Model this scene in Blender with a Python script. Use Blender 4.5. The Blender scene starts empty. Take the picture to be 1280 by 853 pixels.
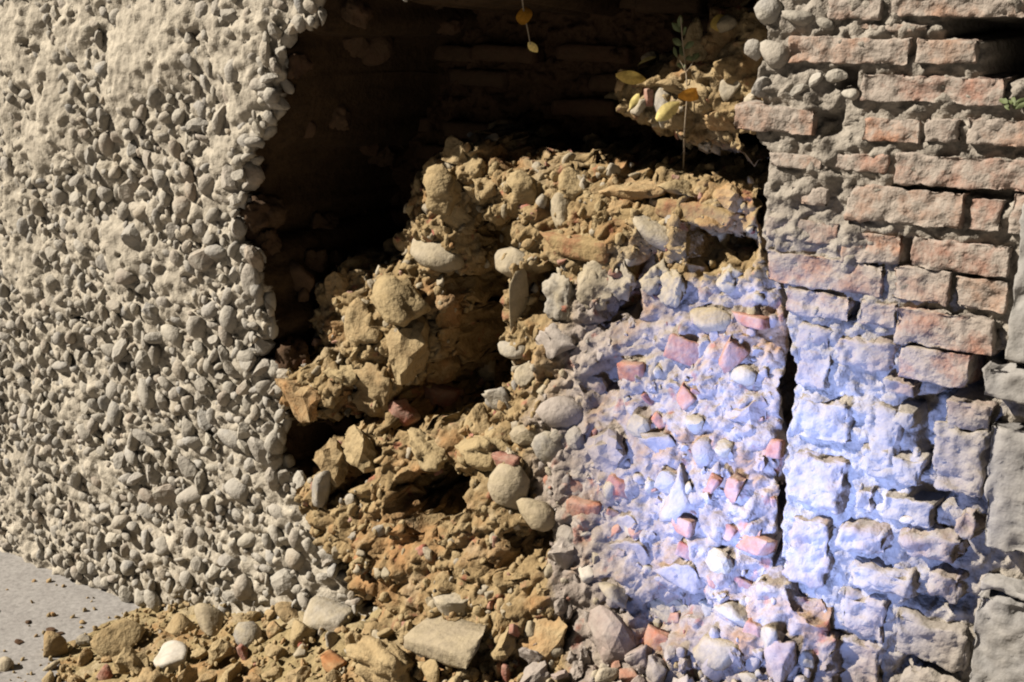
import bpy, bmesh, math, random
import numpy as np
from mathutils import Vector, Matrix

random.seed(11); RNG = np.random.default_rng(11)
SC = bpy.context.scene
COL = SC.collection

# ------------------------------------------------------------------ camera, sky, sun, torch, exposure
YAW, F_PX = math.radians(35.0), 1500.0
PITCH = math.atan(396.0 / F_PX)
CAM = np.array([1.60, -2.26, 1.88])
FH = np.array([-math.sin(YAW), math.cos(YAW), 0.0]); ZUP = np.array([0, 0, 1.0])
FW = math.cos(PITCH) * FH - math.sin(PITCH) * ZUP
RT = np.array([math.cos(YAW), math.sin(YAW), 0.0])
UPV = math.sin(PITCH) * FH + math.cos(PITCH) * ZUP

cd = bpy.data.cameras.new('camera'); cam = bpy.data.objects.new('camera', cd); COL.objects.link(cam)
cam.location = CAM
cam.rotation_euler = Matrix((RT, UPV, -FW)).transposed().to_euler()
cd.sensor_width = 36.0; cd.lens = 36.0 * F_PX / 1280.0; cd.clip_start = 0.05; cd.clip_end = 600
SC.camera = cam

SUN = Vector((0.98, 0.78, -1.02)).normalized()          # the way the sunlight travels
world = bpy.data.worlds.new('World'); SC.world = world; world.use_nodes = True
wn = world.node_tree; sky = wn.nodes.new('ShaderNodeTexSky'); sky.sky_type = 'NISHITA'; sky.sun_disc = False
sky.sun_elevation = math.asin(-SUN.z); sky.sun_rotation = math.atan2(-SUN.x, -SUN.y)
wn.links.new(sky.outputs[0], wn.nodes['Background'].inputs[0]); wn.nodes['Background'].inputs[1].default_value = 0.0025
sl = bpy.data.lights.new('sun', 'SUN'); sl.energy = 5.0; sl.angle = math.radians(0.6); sl.color = (1.0, 0.925, 0.815)
so = bpy.data.objects.new('sun', sl); COL.objects.link(so); so.rotation_euler = SUN.to_track_quat('-Z', 'Y').to_euler()
# the cold white hand torch whose pool of light lies over the crack
tl = bpy.data.lights.new('torch_light', 'SPOT'); tl.energy = 245; tl.color = (0.29, 0.42, 1.0)
tl.spot_size = math.radians(41); tl.spot_blend = 1.0; tl.shadow_soft_size = 0.10
to = bpy.data.objects.new('torch_light', tl); COL.objects.link(to); to.location = (0.60, -1.30, 0.58)
to.rotation_euler = (Vector((0.66, 0.0, 0.93)) - to.location).to_track_quat('-Z', 'Y').to_euler()
SC.view_settings.view_transform = 'Standard'; SC.view_settings.look = 'None'
SC.view_settings.gamma = 1.0; SC.view_settings.use_curve_mapping = False
SC.view_settings.exposure = 0.98
SC.cycles.pixel_filter_type = 'BLACKMAN_HARRIS'; SC.cycles.filter_width = 2.0
SC.cycles.max_bounces = 4; SC.cycles.diffuse_bounces = 1

# ------------------------------------------------------------------ helpers
def W(px, py, y=0.0):
    """the point of the vertical plane at depth y (metres into the wall) seen at a place of the photograph -> (s, z)"""
    d = FW + (px - 640) / F_PX * RT - (py - 426.5) / F_PX * UPV
    t = (y - CAM[1]) / d[1]; p = CAM + t * d
    return p[0], p[2]
def on_ground(px, py, z=0.0):
    d = FW + (px - 640) / F_PX * RT - (py - 426.5) / F_PX * UPV
    t = (z - CAM[2]) / d[2]; p = CAM + t * d
    return p[0], p[1]
def px_size(px, py, y=0.0):
    d = FW + (px - 640) / F_PX * RT - (py - 426.5) / F_PX * UPV
    return (y - CAM[1]) / d[1] / F_PX
def to_px(p):
    q = np.asarray(p, float) - CAM
    z = q @ FW
    return 640 + F_PX * (q @ RT) / z, 426.5 - F_PX * (q @ UPV) / z

def h3(ix, iy, iz, seed):
    with np.errstate(over='ignore'):
        n = (ix.astype(np.int64) * 374761393 + iy.astype(np.int64) * 668265263 + iz.astype(np.int64) * 2147483647 + seed * 1274126177) & 0xffffffff
        n = ((n ^ (n >> 13)) * 1274126177) & 0xffffffff
        n = ((n ^ (n >> 16)) * 2246822519) & 0xffffffff
        n = n ^ (n >> 15)
    return (n & 0xffffff) / float(0x1000000)
def gnoise(p, seed=0):
    """gradient noise, about -1..1; p is (N,3)"""
    i = np.floor(p).astype(np.int64); f = p - i
    u = f * f * f * (f * (f * 6 - 15) + 10)
    out = 0
    for dx in (0, 1):
        for dy in (0, 1):
            for dz in (0, 1):
                a = h3(i[:, 0] + dx, i[:, 1] + dy, i[:, 2] + dz, seed) * 6.2831853
                c = h3(i[:, 0] + dx, i[:, 1] + dy, i[:, 2] + dz, seed + 77) * 2 - 1
                r = np.sqrt(1 - c * c)
                g = np.cos(a) * r * (f[:, 0] - dx) + np.sin(a) * r * (f[:, 1] - dy) + c * (f[:, 2] - dz)
                w = (u[:, 0] if dx else 1 - u[:, 0]) * (u[:, 1] if dy else 1 - u[:, 1]) * (u[:, 2] if dz else 1 - u[:, 2])
                out = out + w * g
    return out * 1.5
def fbm(p, octaves=4, seed=0, gain=0.5):
    a, s, o = 1.0, 0.0, 0.0
    for k in range(octaves):
        s = s + a * gnoise(p * (2.03 ** k), seed + 13 * k); o += a; a *= gain
    return s / o
def worley(x, y, seed=0):
    """2-D cell noise: distance to nearest and second nearest seed point, id of the nearest"""
    ix, iy = np.floor(x).astype(np.int64), np.floor(y).astype(np.int64)
    z = np.zeros_like(ix)
    f1 = np.full(x.shape, 9.0); f2 = f1.copy(); idn = f1 * 0
    for dx in (-1, 0, 1):
        for dy in (-1, 0, 1):
            cx, cy = ix + dx, iy + dy
            qx = cx + h3(cx, cy, z, seed); qy = cy + h3(cx, cy, z, seed + 5)
            d = np.hypot(qx - x, qy - y); v = h3(cx, cy, z, seed + 9)
            near = d < f1
            f2 = np.where(near, f1, np.minimum(f2, d)); idn = np.where(near, v, idn); f1 = np.where(near, d, f1)
    return f1, f2, idn
def sstep(a, b, x):
    t = np.clip((x - a) / (b - a), 0, 1); return t * t * (3 - 2 * t)
def poly_sd(poly, x, z):
    """signed distance to a polygon, negative inside"""
    P = np.array(poly, float); d = np.full(x.shape, 1e9); ins = np.zeros(x.shape, bool)
    for a, b in zip(P, np.roll(P, -1, 0)):
        e = b - a; t = np.clip(((x - a[0]) * e[0] + (z - a[1]) * e[1]) / (e @ e + 1e-12), 0, 1)
        d = np.minimum(d, np.hypot(x - a[0] - t * e[0], z - a[1] - t * e[1]))
        c = (a[1] > z) != (b[1] > z)
        ins ^= c & (x < (b[0] - a[0]) * (z - a[1]) / (b[1] - a[1] + 1e-12) + a[0])
    return np.where(ins, -d, d)

def mesh_np(name, V, F, attrs=None, smooth=True):
    me = bpy.data.meshes.new(name)
    V = np.asarray(V, np.float32); F = np.asarray(F, np.int32); k = F.shape[1]
    me.vertices.add(len(V)); me.vertices.foreach_set('co', V.ravel())
    me.loops.add(F.size); me.loops.foreach_set('vertex_index', F.ravel())
    me.polygons.add(len(F)); me.polygons.foreach_set('loop_start', np.arange(0, F.size, k, dtype=np.int32))
    me.polygons.foreach_set('loop_total', np.full(len(F), k, np.int32))
    me.update(calc_edges=True)
    me.polygons.foreach_set('use_smooth', np.full(len(F), smooth, bool))
    for an, av in (attrs or {}).items():
        at = me.attributes.new(an, 'FLOAT', 'POINT'); at.data.foreach_set('value', np.asarray(av, np.float32))
    return me
def link(name, me, mat, parent=None):
    o = bpy.data.objects.new(name, me); COL.objects.link(o)
    if me is not None and mat is not None:
        if not me.materials: me.materials.append(mat)
    if parent is not None: o.parent = parent
    return o
def tag(o, label, cat, group=None, kind=None):
    if label: o['label'] = label
    if cat: o['category'] = cat
    if group: o['group'] = group
    if kind: o['kind'] = kind
    return o
def grid(s0, s1, z0, z1, step):
    ns, nz = int((s1 - s0) / step) + 1, int((z1 - z0) / step) + 1
    S, Z = np.meshgrid(np.linspace(s0, s1, ns), np.linspace(z0, z1, nz))
    i = np.arange(ns * nz).reshape(nz, ns)
    F = np.stack([i[:-1, :-1], i[:-1, 1:], i[1:, 1:], i[1:, :-1]], -1).reshape(-1, 4)
    return S.ravel(), Z.ravel(), F
def P3(s, z, k, off=0.0):
    return np.stack([s * k, z * k, np.full_like(s, off)], -1)

# ------------------------------------------------------------------ materials
def new_mat(name):
    m = bpy.data.materials.new(name); m.use_nodes = True
    return m, m.node_tree, m.node_tree.nodes['Principled BSDF']
def nd(nt, t, **kw):
    n = nt.nodes.new(t)
    for k, v in kw.items(): setattr(n, k, v)
    return n
def noise(nt, vec, scale, detail=5, rough=0.6):
    n = nd(nt, 'ShaderNodeTexNoise'); n.inputs['Scale'].default_value = scale
    n.inputs['Detail'].default_value = detail; n.inputs['Roughness'].default_value = rough
    nt.links.new(vec, n.inputs['Vector']); return n.outputs['Fac']
def ramp(nt, fac, stops):
    r = nd(nt, 'ShaderNodeValToRGB'); e = r.color_ramp.elements
    while len(e) < len(stops): e.new(0.5)
    for el, (p, c) in zip(e, stops):
        el.position = p; el.color = (c if len(c) == 4 else (*c, 1)) if hasattr(c, '__len__') else (c, c, c, 1)
    nt.links.new(fac, r.inputs[0]); return r.outputs[0]
def mix(nt, fac, a, b, mode='MIX'):
    m = nd(nt, 'ShaderNodeMix', data_type='RGBA', blend_type=mode)
    for sock, v in ((m.inputs[0], fac), (m.inputs[6], a), (m.inputs[7], b)):
        if isinstance(v, bpy.types.NodeSocket): nt.links.new(v, sock)
        elif isinstance(v, (int, float)): sock.default_value = v
        else: sock.default_value = (*v, 1)
    return m.outputs[2]
def math_n(nt, op, a, b=None):
    m = nd(nt, 'ShaderNodeMath', operation=op)
    for i, v in enumerate((a, b)):
        if v is None: continue
        if isinstance(v, bpy.types.NodeSocket): nt.links.new(v, m.inputs[i])
        else: m.inputs[i].default_value = v
    return m.outputs[0]
def rnd_value(nt):
    """one random number per stone, for single objects and for stones joined in one mesh alike"""
    oi = nd(nt, 'ShaderNodeObjectInfo'); at = nd(nt, 'ShaderNodeAttribute', attribute_name='rnd')
    return math_n(nt, 'FRACT', math_n(nt, 'ADD', oi.outputs['Random'], at.outputs['Fac']))
ALB = 0.70
def dim(c): return tuple(v * ALB for v in c)
def stone_mat(name, tints, dust, dust_amt=0.5, bump=0.5, bscale=90, dscale=18, spec=0.15, dstops=None):
    """tints: colours picked per piece; dust: colour of the dirt smeared over every piece"""
    m, nt, bs = new_mat(name)
    pos = nd(nt, 'ShaderNodeNewGeometry').outputs['Position']
    r = rnd_value(nt)
    base = ramp(nt, r, [((i + 0.5) / len(tints), dim(c)) for i, c in enumerate(tints)]); dust = dim(dust)
    n1 = noise(nt, pos, 45, 6, 0.65)
    base = mix(nt, 1.0, base, ramp(nt, n1, [(0.25, 0.62), (0.5, 0.95), (0.8, 1.22)]), 'MULTIPLY')
    d = ramp(nt, noise(nt, pos, dscale, 5, 0.7), dstops or [(0.5 - dust_amt * 0.42, 0.95), (0.84 - dust_amt * 0.3, 0.0)])
    base = mix(nt, d, base, dust)
    nt.links.new(base, bs.inputs['Base Color'])
    bs.inputs['Roughness'].default_value = 0.9; bs.inputs['Specular IOR Level'].default_value = spec
    bn = nd(nt, 'ShaderNodeBump'); bn.inputs['Strength'].default_value = bump; bn.inputs['Distance'].default_value = 0.010
    nt.links.new(noise(nt, pos, bscale * .6, 4, 0.55), bn.inputs['Height']); nt.links.new(bn.outputs[0], bs.inputs['Normal'])
    return m
def ground_mat(name, stops, tone_stops=None, bump=0.6, bscale=70, red=0.0, spec=0.1):
    """earth and mortar; the vertex value 'tone' goes from one kind of fill to another"""
    m, nt, bs = new_mat(name)
    pos = nd(nt, 'ShaderNodeNewGeometry').outputs['Position']
    n1 = noise(nt, pos, 14, 7, 0.7)
    stops = [(a, dim(c)) for a, c in stops]; tone_stops = tone_stops and [(a, dim(c)) for a, c in tone_stops]
    base = ramp(nt, n1, stops)
    if tone_stops:
        at = nd(nt, 'ShaderNodeAttribute', attribute_name='tone').outputs['Fac']
        wob = math_n(nt, 'ADD', at, math_n(nt, 'MULTIPLY', math_n(nt, 'SUBTRACT', noise(nt, pos, 9, 5, 0.7), 0.5), 1.1))
        base = mix(nt, ramp(nt, wob, [(0.3, 0.0), (0.7, 1.0)]), base, ramp(nt, n1, tone_stops))
    if red > 0 or name == 'heap_earth':
        big = noise(nt, pos, 5.5, 4, 0.6)
        base = mix(nt, ramp(nt, big, [(.52, 0.0), (.66, .8)]), base, dim((.36, .195, .085)))
        base = mix(nt, ramp(nt, noise(nt, pos, 7.5, 5, 0.65), [(.54, 0.0), (.70, .6)]), base, dim((.42, .35, .24)))
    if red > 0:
        cav_shade = nd(nt, 'ShaderNodeAttribute', attribute_name='cavity_shade').outputs['Fac']
        base = mix(nt, cav_shade, base, dim((.085, .05, .028)))  # cavity back painted dark brown to stand in for its shade
        rr = ramp(nt, noise(nt, pos, 21, 3, 0.5), [(0.62, 0.0), (0.72, red)])
        base = mix(nt, math_n(nt, 'MULTIPLY', rr, math_n(nt, 'SUBTRACT', 1.0, cav_shade)), base, (0.26, 0.09, 0.06))
    base = mix(nt, 1.0, base, ramp(nt, noise(nt, pos, 60, 4, 0.6), [(0.25, 0.68), (0.5, 0.98), (0.8, 1.2)]), 'MULTIPLY')
    nt.links.new(base, bs.inputs['Base Color'])
    bs.inputs['Roughness'].default_value = 0.95; bs.inputs['Specular IOR Level'].default_value = spec
    bn = nd(nt, 'ShaderNodeBump'); bn.inputs['Strength'].default_value = bump; bn.inputs['Distance'].default_value = 0.012
    nt.links.new(noise(nt, pos, bscale * .7, 4, 0.6), bn.inputs['Height']); nt.links.new(bn.outputs[0], bs.inputs['Normal'])
    return m
def plain_mat(name, col, rough=0.7, var=0.25, scale=120):
    m, nt, bs = new_mat(name)
    pos = nd(nt, 'ShaderNodeNewGeometry').outputs['Position']
    lo = tuple(c * (1 - var) for c in col); hi = tuple(c * (1 + var) for c in col)
    nt.links.new(ramp(nt, noise(nt, pos, scale, 4), [(0.3, lo), (0.7, hi)]), bs.inputs['Base Color'])
    bs.inputs['Roughness'].default_value = rough; bs.inputs['Specular IOR Level'].default_value = 0.25
    return m

M_COB = stone_mat('river_cobble', [(.24, .215, .18), (.40, .365, .315), (.50, .46, .39), (.29, .27, .25), (.58, .52, .41), (.36, .34, .32), (.46, .37, .26), (.27, .27, .275), (.42, .39, .35), (.38, .28, .20), (.44, .42, .39)],
                  (.45, .41, .345), 0.34, 0.6, 110)
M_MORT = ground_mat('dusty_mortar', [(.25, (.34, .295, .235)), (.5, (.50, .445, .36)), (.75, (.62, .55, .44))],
                    [(.25, (.035, .022, .012)), (.5, (.055, .034, .018)), (.75, (.08, .05, .026))], 0.7, 60)  # second ramp: the jamb's brown earth, darkened further to paint its shade
M_CORE = ground_mat('core_earth', [(.25, (.19, .125, .06)), (.48, (.325, .232, .12)), (.75, (.42, .32, .18))],
                    [(.25, (.18, .14, .115)), (.5, (.33, .275, .235)), (.75, (.46, .40, .35))], 0.9, 55, 0.7)
M_HEAP = ground_mat('heap_earth', [(.25, (.21, .155, .075)), (.5, (.34, .26, .135)), (.75, (.44, .35, .20))], [(.25, (.24, .20, .16)), (.5, (.36, .30, .245)), (.75, (.46, .39, .33))], 0.9, 60)
M_CLOD = stone_mat('earth_clod', [(.36, .26, .135), (.30, .20, .10), (.43, .33, .18), (.40, .22, .095), (.40, .30, .16)], (.42, .325, .185), 0.5, 1.0, 80)
M_CSTONE = stone_mat('core_stone', [(.40, .34, .25), (.42, .37, .30), (.36, .29, .19), (.46, .40, .31), (.36, .33, .29)], (.45, .37, .235), 0.8, 0.6, 90)
M_LIME = stone_mat('lime_lump', [(.36, .31, .275), (.44, .39, .35), (.32, .265, .225), (.27, .235, .215), (.34, .25, .215)], (.40, .345, .30), 0.5, 0.6, 90)
M_BRICK = stone_mat('old_brick', [(.37, .215, .145), (.41, .25, .17), (.36, .17, .115), (.38, .24, .18), (.45, .20, .105)], (.39, .335, .285), 0.70, 0.9, 85, 11, .15, [(.46, .97), (.64, .15)])
M_BFRAG = stone_mat('brick_fragment', [(.40, .12, .075), (.32, .085, .06), (.44, .16, .09)], (.42, .33, .26), 0.50, 0.6, 90)
M_BOCH = stone_mat('ochre_dusted_brick', [(.34, .15, .08), (.30, .13, .07)], (.36, .26, .13), 0.5, 0.8, 85, 22, .15, [(.47, .97), (.64, .2)])
M_BDARK = stone_mat('cavity_brick', [(.10, .052, .03), (.085, .05, .03), (.11, .065, .038)], (.09, .058, .032), 0.5, 0.7, 80)  # cavity shade painted into the brick colour; pavement chips share it
M_PMORT = ground_mat('brick_joint_mortar', [(.25, (.20, .17, .145)), (.5, (.35, .31, .26)), (.75, (.46, .41, .345))], None, 0.9, 70)
M_PSTONE = stone_mat('masonry_stone', [(.31, .275, .23), (.34, .24, .195), (.27, .23, .19), (.37, .31, .255), (.31, .20, .155)], (.36, .32, .275), 0.25, 0.9, 75)
M_BUTT = stone_mat('buttress_stone', [(.31, .295, .28), (.33, .315, .295), (.28, .27, .265)], (.37, .345, .315), 0.5, 0.8, 45)
M_PAVE = ground_mat('pavement', [(.25, (.28, .26, .245)), (.5, (.35, .33, .312)), (.7, (.39, .37, .35))], None, 0.25, 60)
M_WHITE = stone_mat('white_plaster_lump', [(.62, .58, .52), (.66, .61, .54)], (.50, .44, .35), 0.45, 0.3, 80)
M_ORANGE = stone_mat('orange_brick_piece', [(.55, .19, .06), (.52, .18, .06)], (.45, .28, .14), 0.2, 0.4, 80)
M_LEAFY = plain_mat('yellow_leaf', (.42, .30, .08), 0.6)
M_LEAFO = plain_mat('orange_leaf', (.55, .25, .03), 0.55)
M_LEAFP = plain_mat('pale_leaf', (.52, .42, .16), 0.6)
M_LEAFG = plain_mat('green_leaf', (.10, .12, .05), 0.6)
M_TWIG = plain_mat('dry_twig', (.26, .21, .15), 0.8)

# ------------------------------------------------------------------ stone shapes
def ico(sub):
    bm = bmesh.new(); bmesh.ops.create_icosphere(bm, subdivisions=sub, radius=1.0)
    V = np.array([v.co[:] for v in bm.verts]); F = np.array([[v.index for v in f.verts] for f in bm.faces]); bm.free()
    return V, F
ICO2, ICO3, ICO4 = ico(2), ico(3), ico(4)
def billow(p, octaves=3, seed=0, gain=.5):
    a, t, o = 1.0, 0.0, 0.0
    for k in range(octaves):
        t = t + a * np.abs(gnoise(p * (2.1 ** k) + 3.7 * k, seed + 17 * k)); o += a; a *= gain
    return t / o * 2 - .45
def cobble_shape(seed, ax=(1, .78, .62)):
    V, F = ICO2; V = V.copy()
    n = V / np.linalg.norm(V, axis=1)[:, None]
    p = np.sign(V) * np.abs(V) ** 0.85; p /= np.abs(p ** 2).sum(1)[:, None] ** .5
    r = 1 + .20 * gnoise(n * 1.1 + seed * 7.1, seed) + .07 * gnoise(n * 2.6 + seed, seed + 3)
    return p * r[:, None] * np.array(ax), F
def shard_shape(seed, flat=.6, cuts=9, keepr=.10, base=None):
    """a broken stone: sphere cut by random planes"""
    rg = np.random.default_rng(seed); V, F = base or ICO3; V = V.copy()
    for k in range(cuts):
        n = rg.normal(size=3); n /= np.linalg.norm(n); d = rg.uniform(.40, .80)
        h = V @ n - d; V -= np.where(h > 0, h * (1 - keepr), 0)[:, None] * n
    V += V * (.10 * gnoise(V * 1.9 + seed, seed))[:, None] + V * (.05 * gnoise(V * 5 + seed, seed))[:, None]
    return V * np.array((1.15, .95, flat * 1.25)), F
def clod_shape(seed, base=None):
    V, F = base or ICO4; rg = np.random.default_rng(seed); V = V.copy()
    for k in range(8):
        n = rg.normal(size=3); n /= np.linalg.norm(n); d = rg.uniform(.35, .75)
        h = V @ n - d; V -= np.where(h > 0, h * .92, 0)[:, None] * n
    r = 1.15 + .34 * gnoise(V * 1.7 + seed * 3.3, seed) + .34 * billow(V * 2.6 + seed, 3, seed + 3) + .09 * gnoise(V * 9 + seed, seed + 5)
    return V * r[:, None] * np.array((1.05, .9, .85)), F
def box_lattice(nx, ny, nz):
    """surface of a box -1..1 with shared vertices"""
    idx, V, F = {}, [], []
    def v(i, j, k):
        if (i, j, k) not in idx:
            idx[(i, j, k)] = len(V); V.append((2 * i / nx - 1, 2 * j / ny - 1, 2 * k / nz - 1))
        return idx[(i, j, k)]
    for i in range(nx):
        for k in range(nz):
            F.append((v(i, 0, k), v(i + 1, 0, k), v(i + 1, 0, k + 1), v(i, 0, k + 1)))
            F.append((v(i, ny, k), v(i, ny, k + 1), v(i + 1, ny, k + 1), v(i + 1, ny, k)))
    for i in range(nx):
        for j in range(ny):
            F.append((v(i, j, 0), v(i, j + 1, 0), v(i + 1, j + 1, 0), v(i + 1, j, 0)))
            F.append((v(i, j, nz), v(i + 1, j, nz), v(i + 1, j + 1, nz), v(i, j + 1, nz)))
    for j in range(ny):
        for k in range(nz):
            F.append((v(0, j, k), v(0, j, k + 1), v(0, j + 1, k + 1), v(0, j + 1, k)))
            F.append((v(nx, j, k), v(nx, j + 1, k), v(nx, j + 1, k + 1), v(nx, j, k + 1)))
    return np.array(V, float), np.array(F)
def block_shape(w, h, dp, seed, rnd=0.012, amp=0.006, wear=0.5, res=0.014, fq=1.0):
    """a brick or a squared stone w x dp x h with worn corners, front towards -y, centred in x and z, front at y = 0"""
    nx, nz = max(3, int(w / res)), max(3, int(h / res))
    V, F = box_lattice(nx, 3, nz)
    hx, hy, hz = w / 2, dp / 2, h / 2
    P = V * np.array((hx, hy, hz))
    core = np.clip(P, -np.array((hx, hy, hz)) + rnd, np.array((hx, hy, hz)) - rnd)
    d = P - core; L = np.linalg.norm(d, axis=1)[:, None] + 1e-9
    P = np.where(L > 1e-6, core + d / L * np.minimum(L, rnd), P)
    q = P * fq + seed * 3.17
    nrm = d / L; nrm[np.abs(d).sum(1) < 1e-6] = 0
    nrm = np.where((np.abs(nrm).sum(1) < .1)[:, None], np.sign(V) * (np.abs(V) > .999), nrm)
    q2 = q * np.array((1, 1, 1.6))
    chip = np.clip(gnoise(q * 26, seed) + .1 * wear - .15, 0, 1) * (np.abs(V) > .8).sum(1) * .35
    disp = amp * (fbm(q * 44, 3, seed, .7) * 1.2 - chip * 4.5 * wear + gnoise(q2 * 9, seed + 4) * .7 - 1.6 * wear * np.clip(gnoise(q2 * 19, seed + 6) - .25, 0, 1))
    P = P + nrm * disp[:, None]
    fl = gnoise(q2 * 17, seed + 11) + .5 * gnoise(q2 * 43, seed + 12)
    P = P - nrm * (amp * .55 * sstep(.12, .2, fl) + amp * .45 * sstep(-.25, -.18, -fl))[:, None]
    P[:, 0] += amp * .5 * gnoise(q * 13, seed + 8); P[:, 2] += amp * .4 * gnoise(q * 15, seed + 9)
    P[:, 1] += dp / 2
    return P, F
def frag_shape(seed):
    P, F = block_shape(2.0, .9, 1.4, seed, .12, .02, .5, .17)
    P[:, 1] -= .7
    rg = np.random.default_rng(seed)
    for k in range(3):
        n = rg.normal(size=3); n /= np.linalg.norm(n); d = rg.uniform(.45, .7)
        h = P @ n - d; P = P - np.where(h > 0, h * .95, 0)[:, None] * n
    P += .05 * np.stack([gnoise(P * 2.5 + seed, seed + i) for i in range(3)], -1)
    return P, F
COBS = [mesh_np('cobble_%02d' % i, *cobble_shape(i + 1, (1, .62 + .05 * (i % 6), .60 + .05 * (i % 4)))) for i in range(18)]
SHARDS = [mesh_np('shard_%02d' % i, *shard_shape(i + 31, .55 + .08 * (i % 5))) for i in range(12)]
FLINTS = [mesh_np('flint_%02d' % i, *shard_shape(i + 131, .55 + .08 * (i % 5), 7, .22, ICO2), None, i % 2 == 0) for i in range(22)]
LCLODS = [mesh_np('crumb_%02d' % i, *clod_shape(i + 161, ICO2)) for i in range(8)]
MCLODS = [mesh_np('lump_%02d' % i, *clod_shape(i + 181, ICO3), None, i % 2 == 0) for i in range(12)]
CLODS = [mesh_np('clod_%02d' % i, *clod_shape(i + 61)) for i in range(10)]
FRAGS = [mesh_np('fragment_%02d' % i, *frag_shape(i + 91)) for i in range(8)]
def variants(lst, mat):
    out = []
    for m in lst:
        c = m.copy(); c.materials.clear(); c.materials.append(mat); out.append(c)
    return out
V_COB = variants(COBS[:4] + FLINTS, M_COB); V_CST = variants(SHARDS + FLINTS[:8] + MCLODS[:3], M_CSTONE); V_CLOD = variants(CLODS[:4] + MCLODS, M_CLOD)
V_LIME = variants(FLINTS[:6] + MCLODS, M_LIME); V_CRUMB = variants(LCLODS + FLINTS[:4], M_CLOD); V_FRAG = variants(FRAGS, M_BFRAG)
V_HEAP = variants(SHARDS + MCLODS, M_CLOD); V_HSTONE = variants(SHARDS + FLINTS[:8] + FRAGS[:3], M_CSTONE)
V_JAMB = variants(CLODS + SHARDS[:4], M_BDARK)  # dark variant that paints the jamb's shade onto its stones
def put(name, me, loc, rot, scale, parent=None):
    o = bpy.data.objects.new(name, me); COL.objects.link(o)
    o.location = loc; o.rotation_euler = rot; o.scale = scale
    if parent is not None: o.parent = parent
    return o
def joined(name, items, mat, parent=None):
    """many pieces too small to pick apart: (mesh, matrix) -> one mesh"""
    cache, Vs, Fs, Rs, n = {}, [], [], [], 0
    for me, M in items:
        if me.name not in cache:
            v = np.empty(len(me.vertices) * 3, np.float32); me.vertices.foreach_get('co', v)
            f = np.empty(len(me.loops), np.int32); me.loops.foreach_get('vertex_index', f)
            k = me.polygons[0].loop_total
            f = f.reshape(-1, k)
            if k == 4: f = np.concatenate([f[:, [0, 1, 2]], f[:, [0, 2, 3]]])
            cache[me.name] = (v.reshape(-1, 3), f)
        v, f = cache[me.name]; A = np.array(M)
        Vs.append(v @ A[:3, :3].T + A[:3, 3]); Fs.append(f + n); Rs.append(np.full(len(v), random.random())); n += len(v)
    me = mesh_np(name, np.concatenate(Vs), np.concatenate(Fs), {'rnd': np.concatenate(Rs)})
    o = link(name, me, mat, parent); o['kind'] = 'stuff'
    return o
def mtx(loc, rot, sc):
    from mathutils import Euler
    return Matrix.Translation(loc) @ Euler(rot).to_matrix().to_4x4() @ Matrix.Diagonal((*sc, 1))

# ------------------------------------------------------------------ ground
me = bpy.data.meshes.new('ground'); G = 150
S_, Z_, F_ = grid(-G, G, -G, G, 30)
gr = link('ground', mesh_np('ground', np.stack([S_, Z_, np.zeros_like(S_)], -1), F_), M_PAVE); gr['kind'] = 'structure'

# ------------------------------------------------------------------ the hole's outline in the wall face
HOLE = [W(*p) for p in [(400, -110), (390, 0), (384, 26), (352, 36), (346, 80), (338, 130), (320, 172), (302, 205), (297, 250), (290, 300), (316, 330),
        (322, 380), (326, 405), (310, 450), (338, 466), (346, 520), (338, 560), (346, 590), (375, 612), (392, 660), (430, 740), (470, 800), (500, 900)]]
HOLE += [(0.95, 0.0), (0.95, W(900, -90)[1])] + [W(*p) for p in [(930, -70), (860, -80), (760, -74), (690, -60), (640, -50), (605, -30), (570, -12), (530, -14), (490, -8), (478, -40), (466, -90), (440, -120)]]
def hole_sd(s, z): return poly_sd(HOLE, s, z)

# ------------------------------------------------------------------ cobble wall: mortar body
TOPZ = 2.75
S_, Z_, F_ = grid(-3.0, 0.72, -0.03, TOPZ, 0.0066)
p = P3(S_, Z_, 1.0)
sd = hole_sd(S_, Z_) + .022 * gnoise(p * 12, 3) + .022 * gnoise(p * 34, 4)
smear = sstep(.1, .7, 1.3 * fbm(p * 3.1, 3, 21) + .34 * sstep(1.0, 1.62, Z_ - .12 * S_ - .1))     # where the pointing mortar still covers the stones
smear = smear * sstep(.0, .14, hole_sd(S_, Z_))
c1, c2, cid = worley(S_ / .05 + .35 * gnoise(p * 18, 14), Z_ / .045 + .35 * gnoise(p * 18, 15), 3)
pits = sstep(.84, 1.1, gnoise(p * 13, 16) + .55 * gnoise(p * 37, 17) + .25)
relief = -(.020 - .010 * smear) * billow(p * np.array((9, 13, 1)), 4, 5, .55) - .022 * fbm(p * 3.3, 3, 9) - .010 * fbm(p * 7, 2, 10) * smear - .006 * fbm(p * 40, 3, 8) - .020 * smear - .016 * (.5 - c1) * cid * cid * 2 + .05 * pits
sd2 = hole_sd(S_, Z_) + .022 * gnoise(p * 12, 3)
jamb = .10 * sstep(-.002, .02, -sd) + .90 * sstep(.022, .058, -sd2)
Y_ = .0125 + relief + jamb * .62 + .03 * jamb * (1 - jamb) * 4 * fbm(p * 18, 3, 31)
keep = (-sd2[F_]).min(1) < .064
V = np.stack([S_ + jamb * .03 * gnoise(p * 20, 41), Y_, Z_ + jamb * .04 * gnoise(p * 17, 42)], -1)
cw = link('cobble_wall', mesh_np('cobble_wall', V, F_[keep], {'tone': sstep(.012, .06, jamb) * 1.3}), M_MORT)  # tone carries the jamb's earth with painted shade
tag(cw, 'sunlit wall of grey river cobbles in crumbling mortar beside the dark hole', 'wall')

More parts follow.
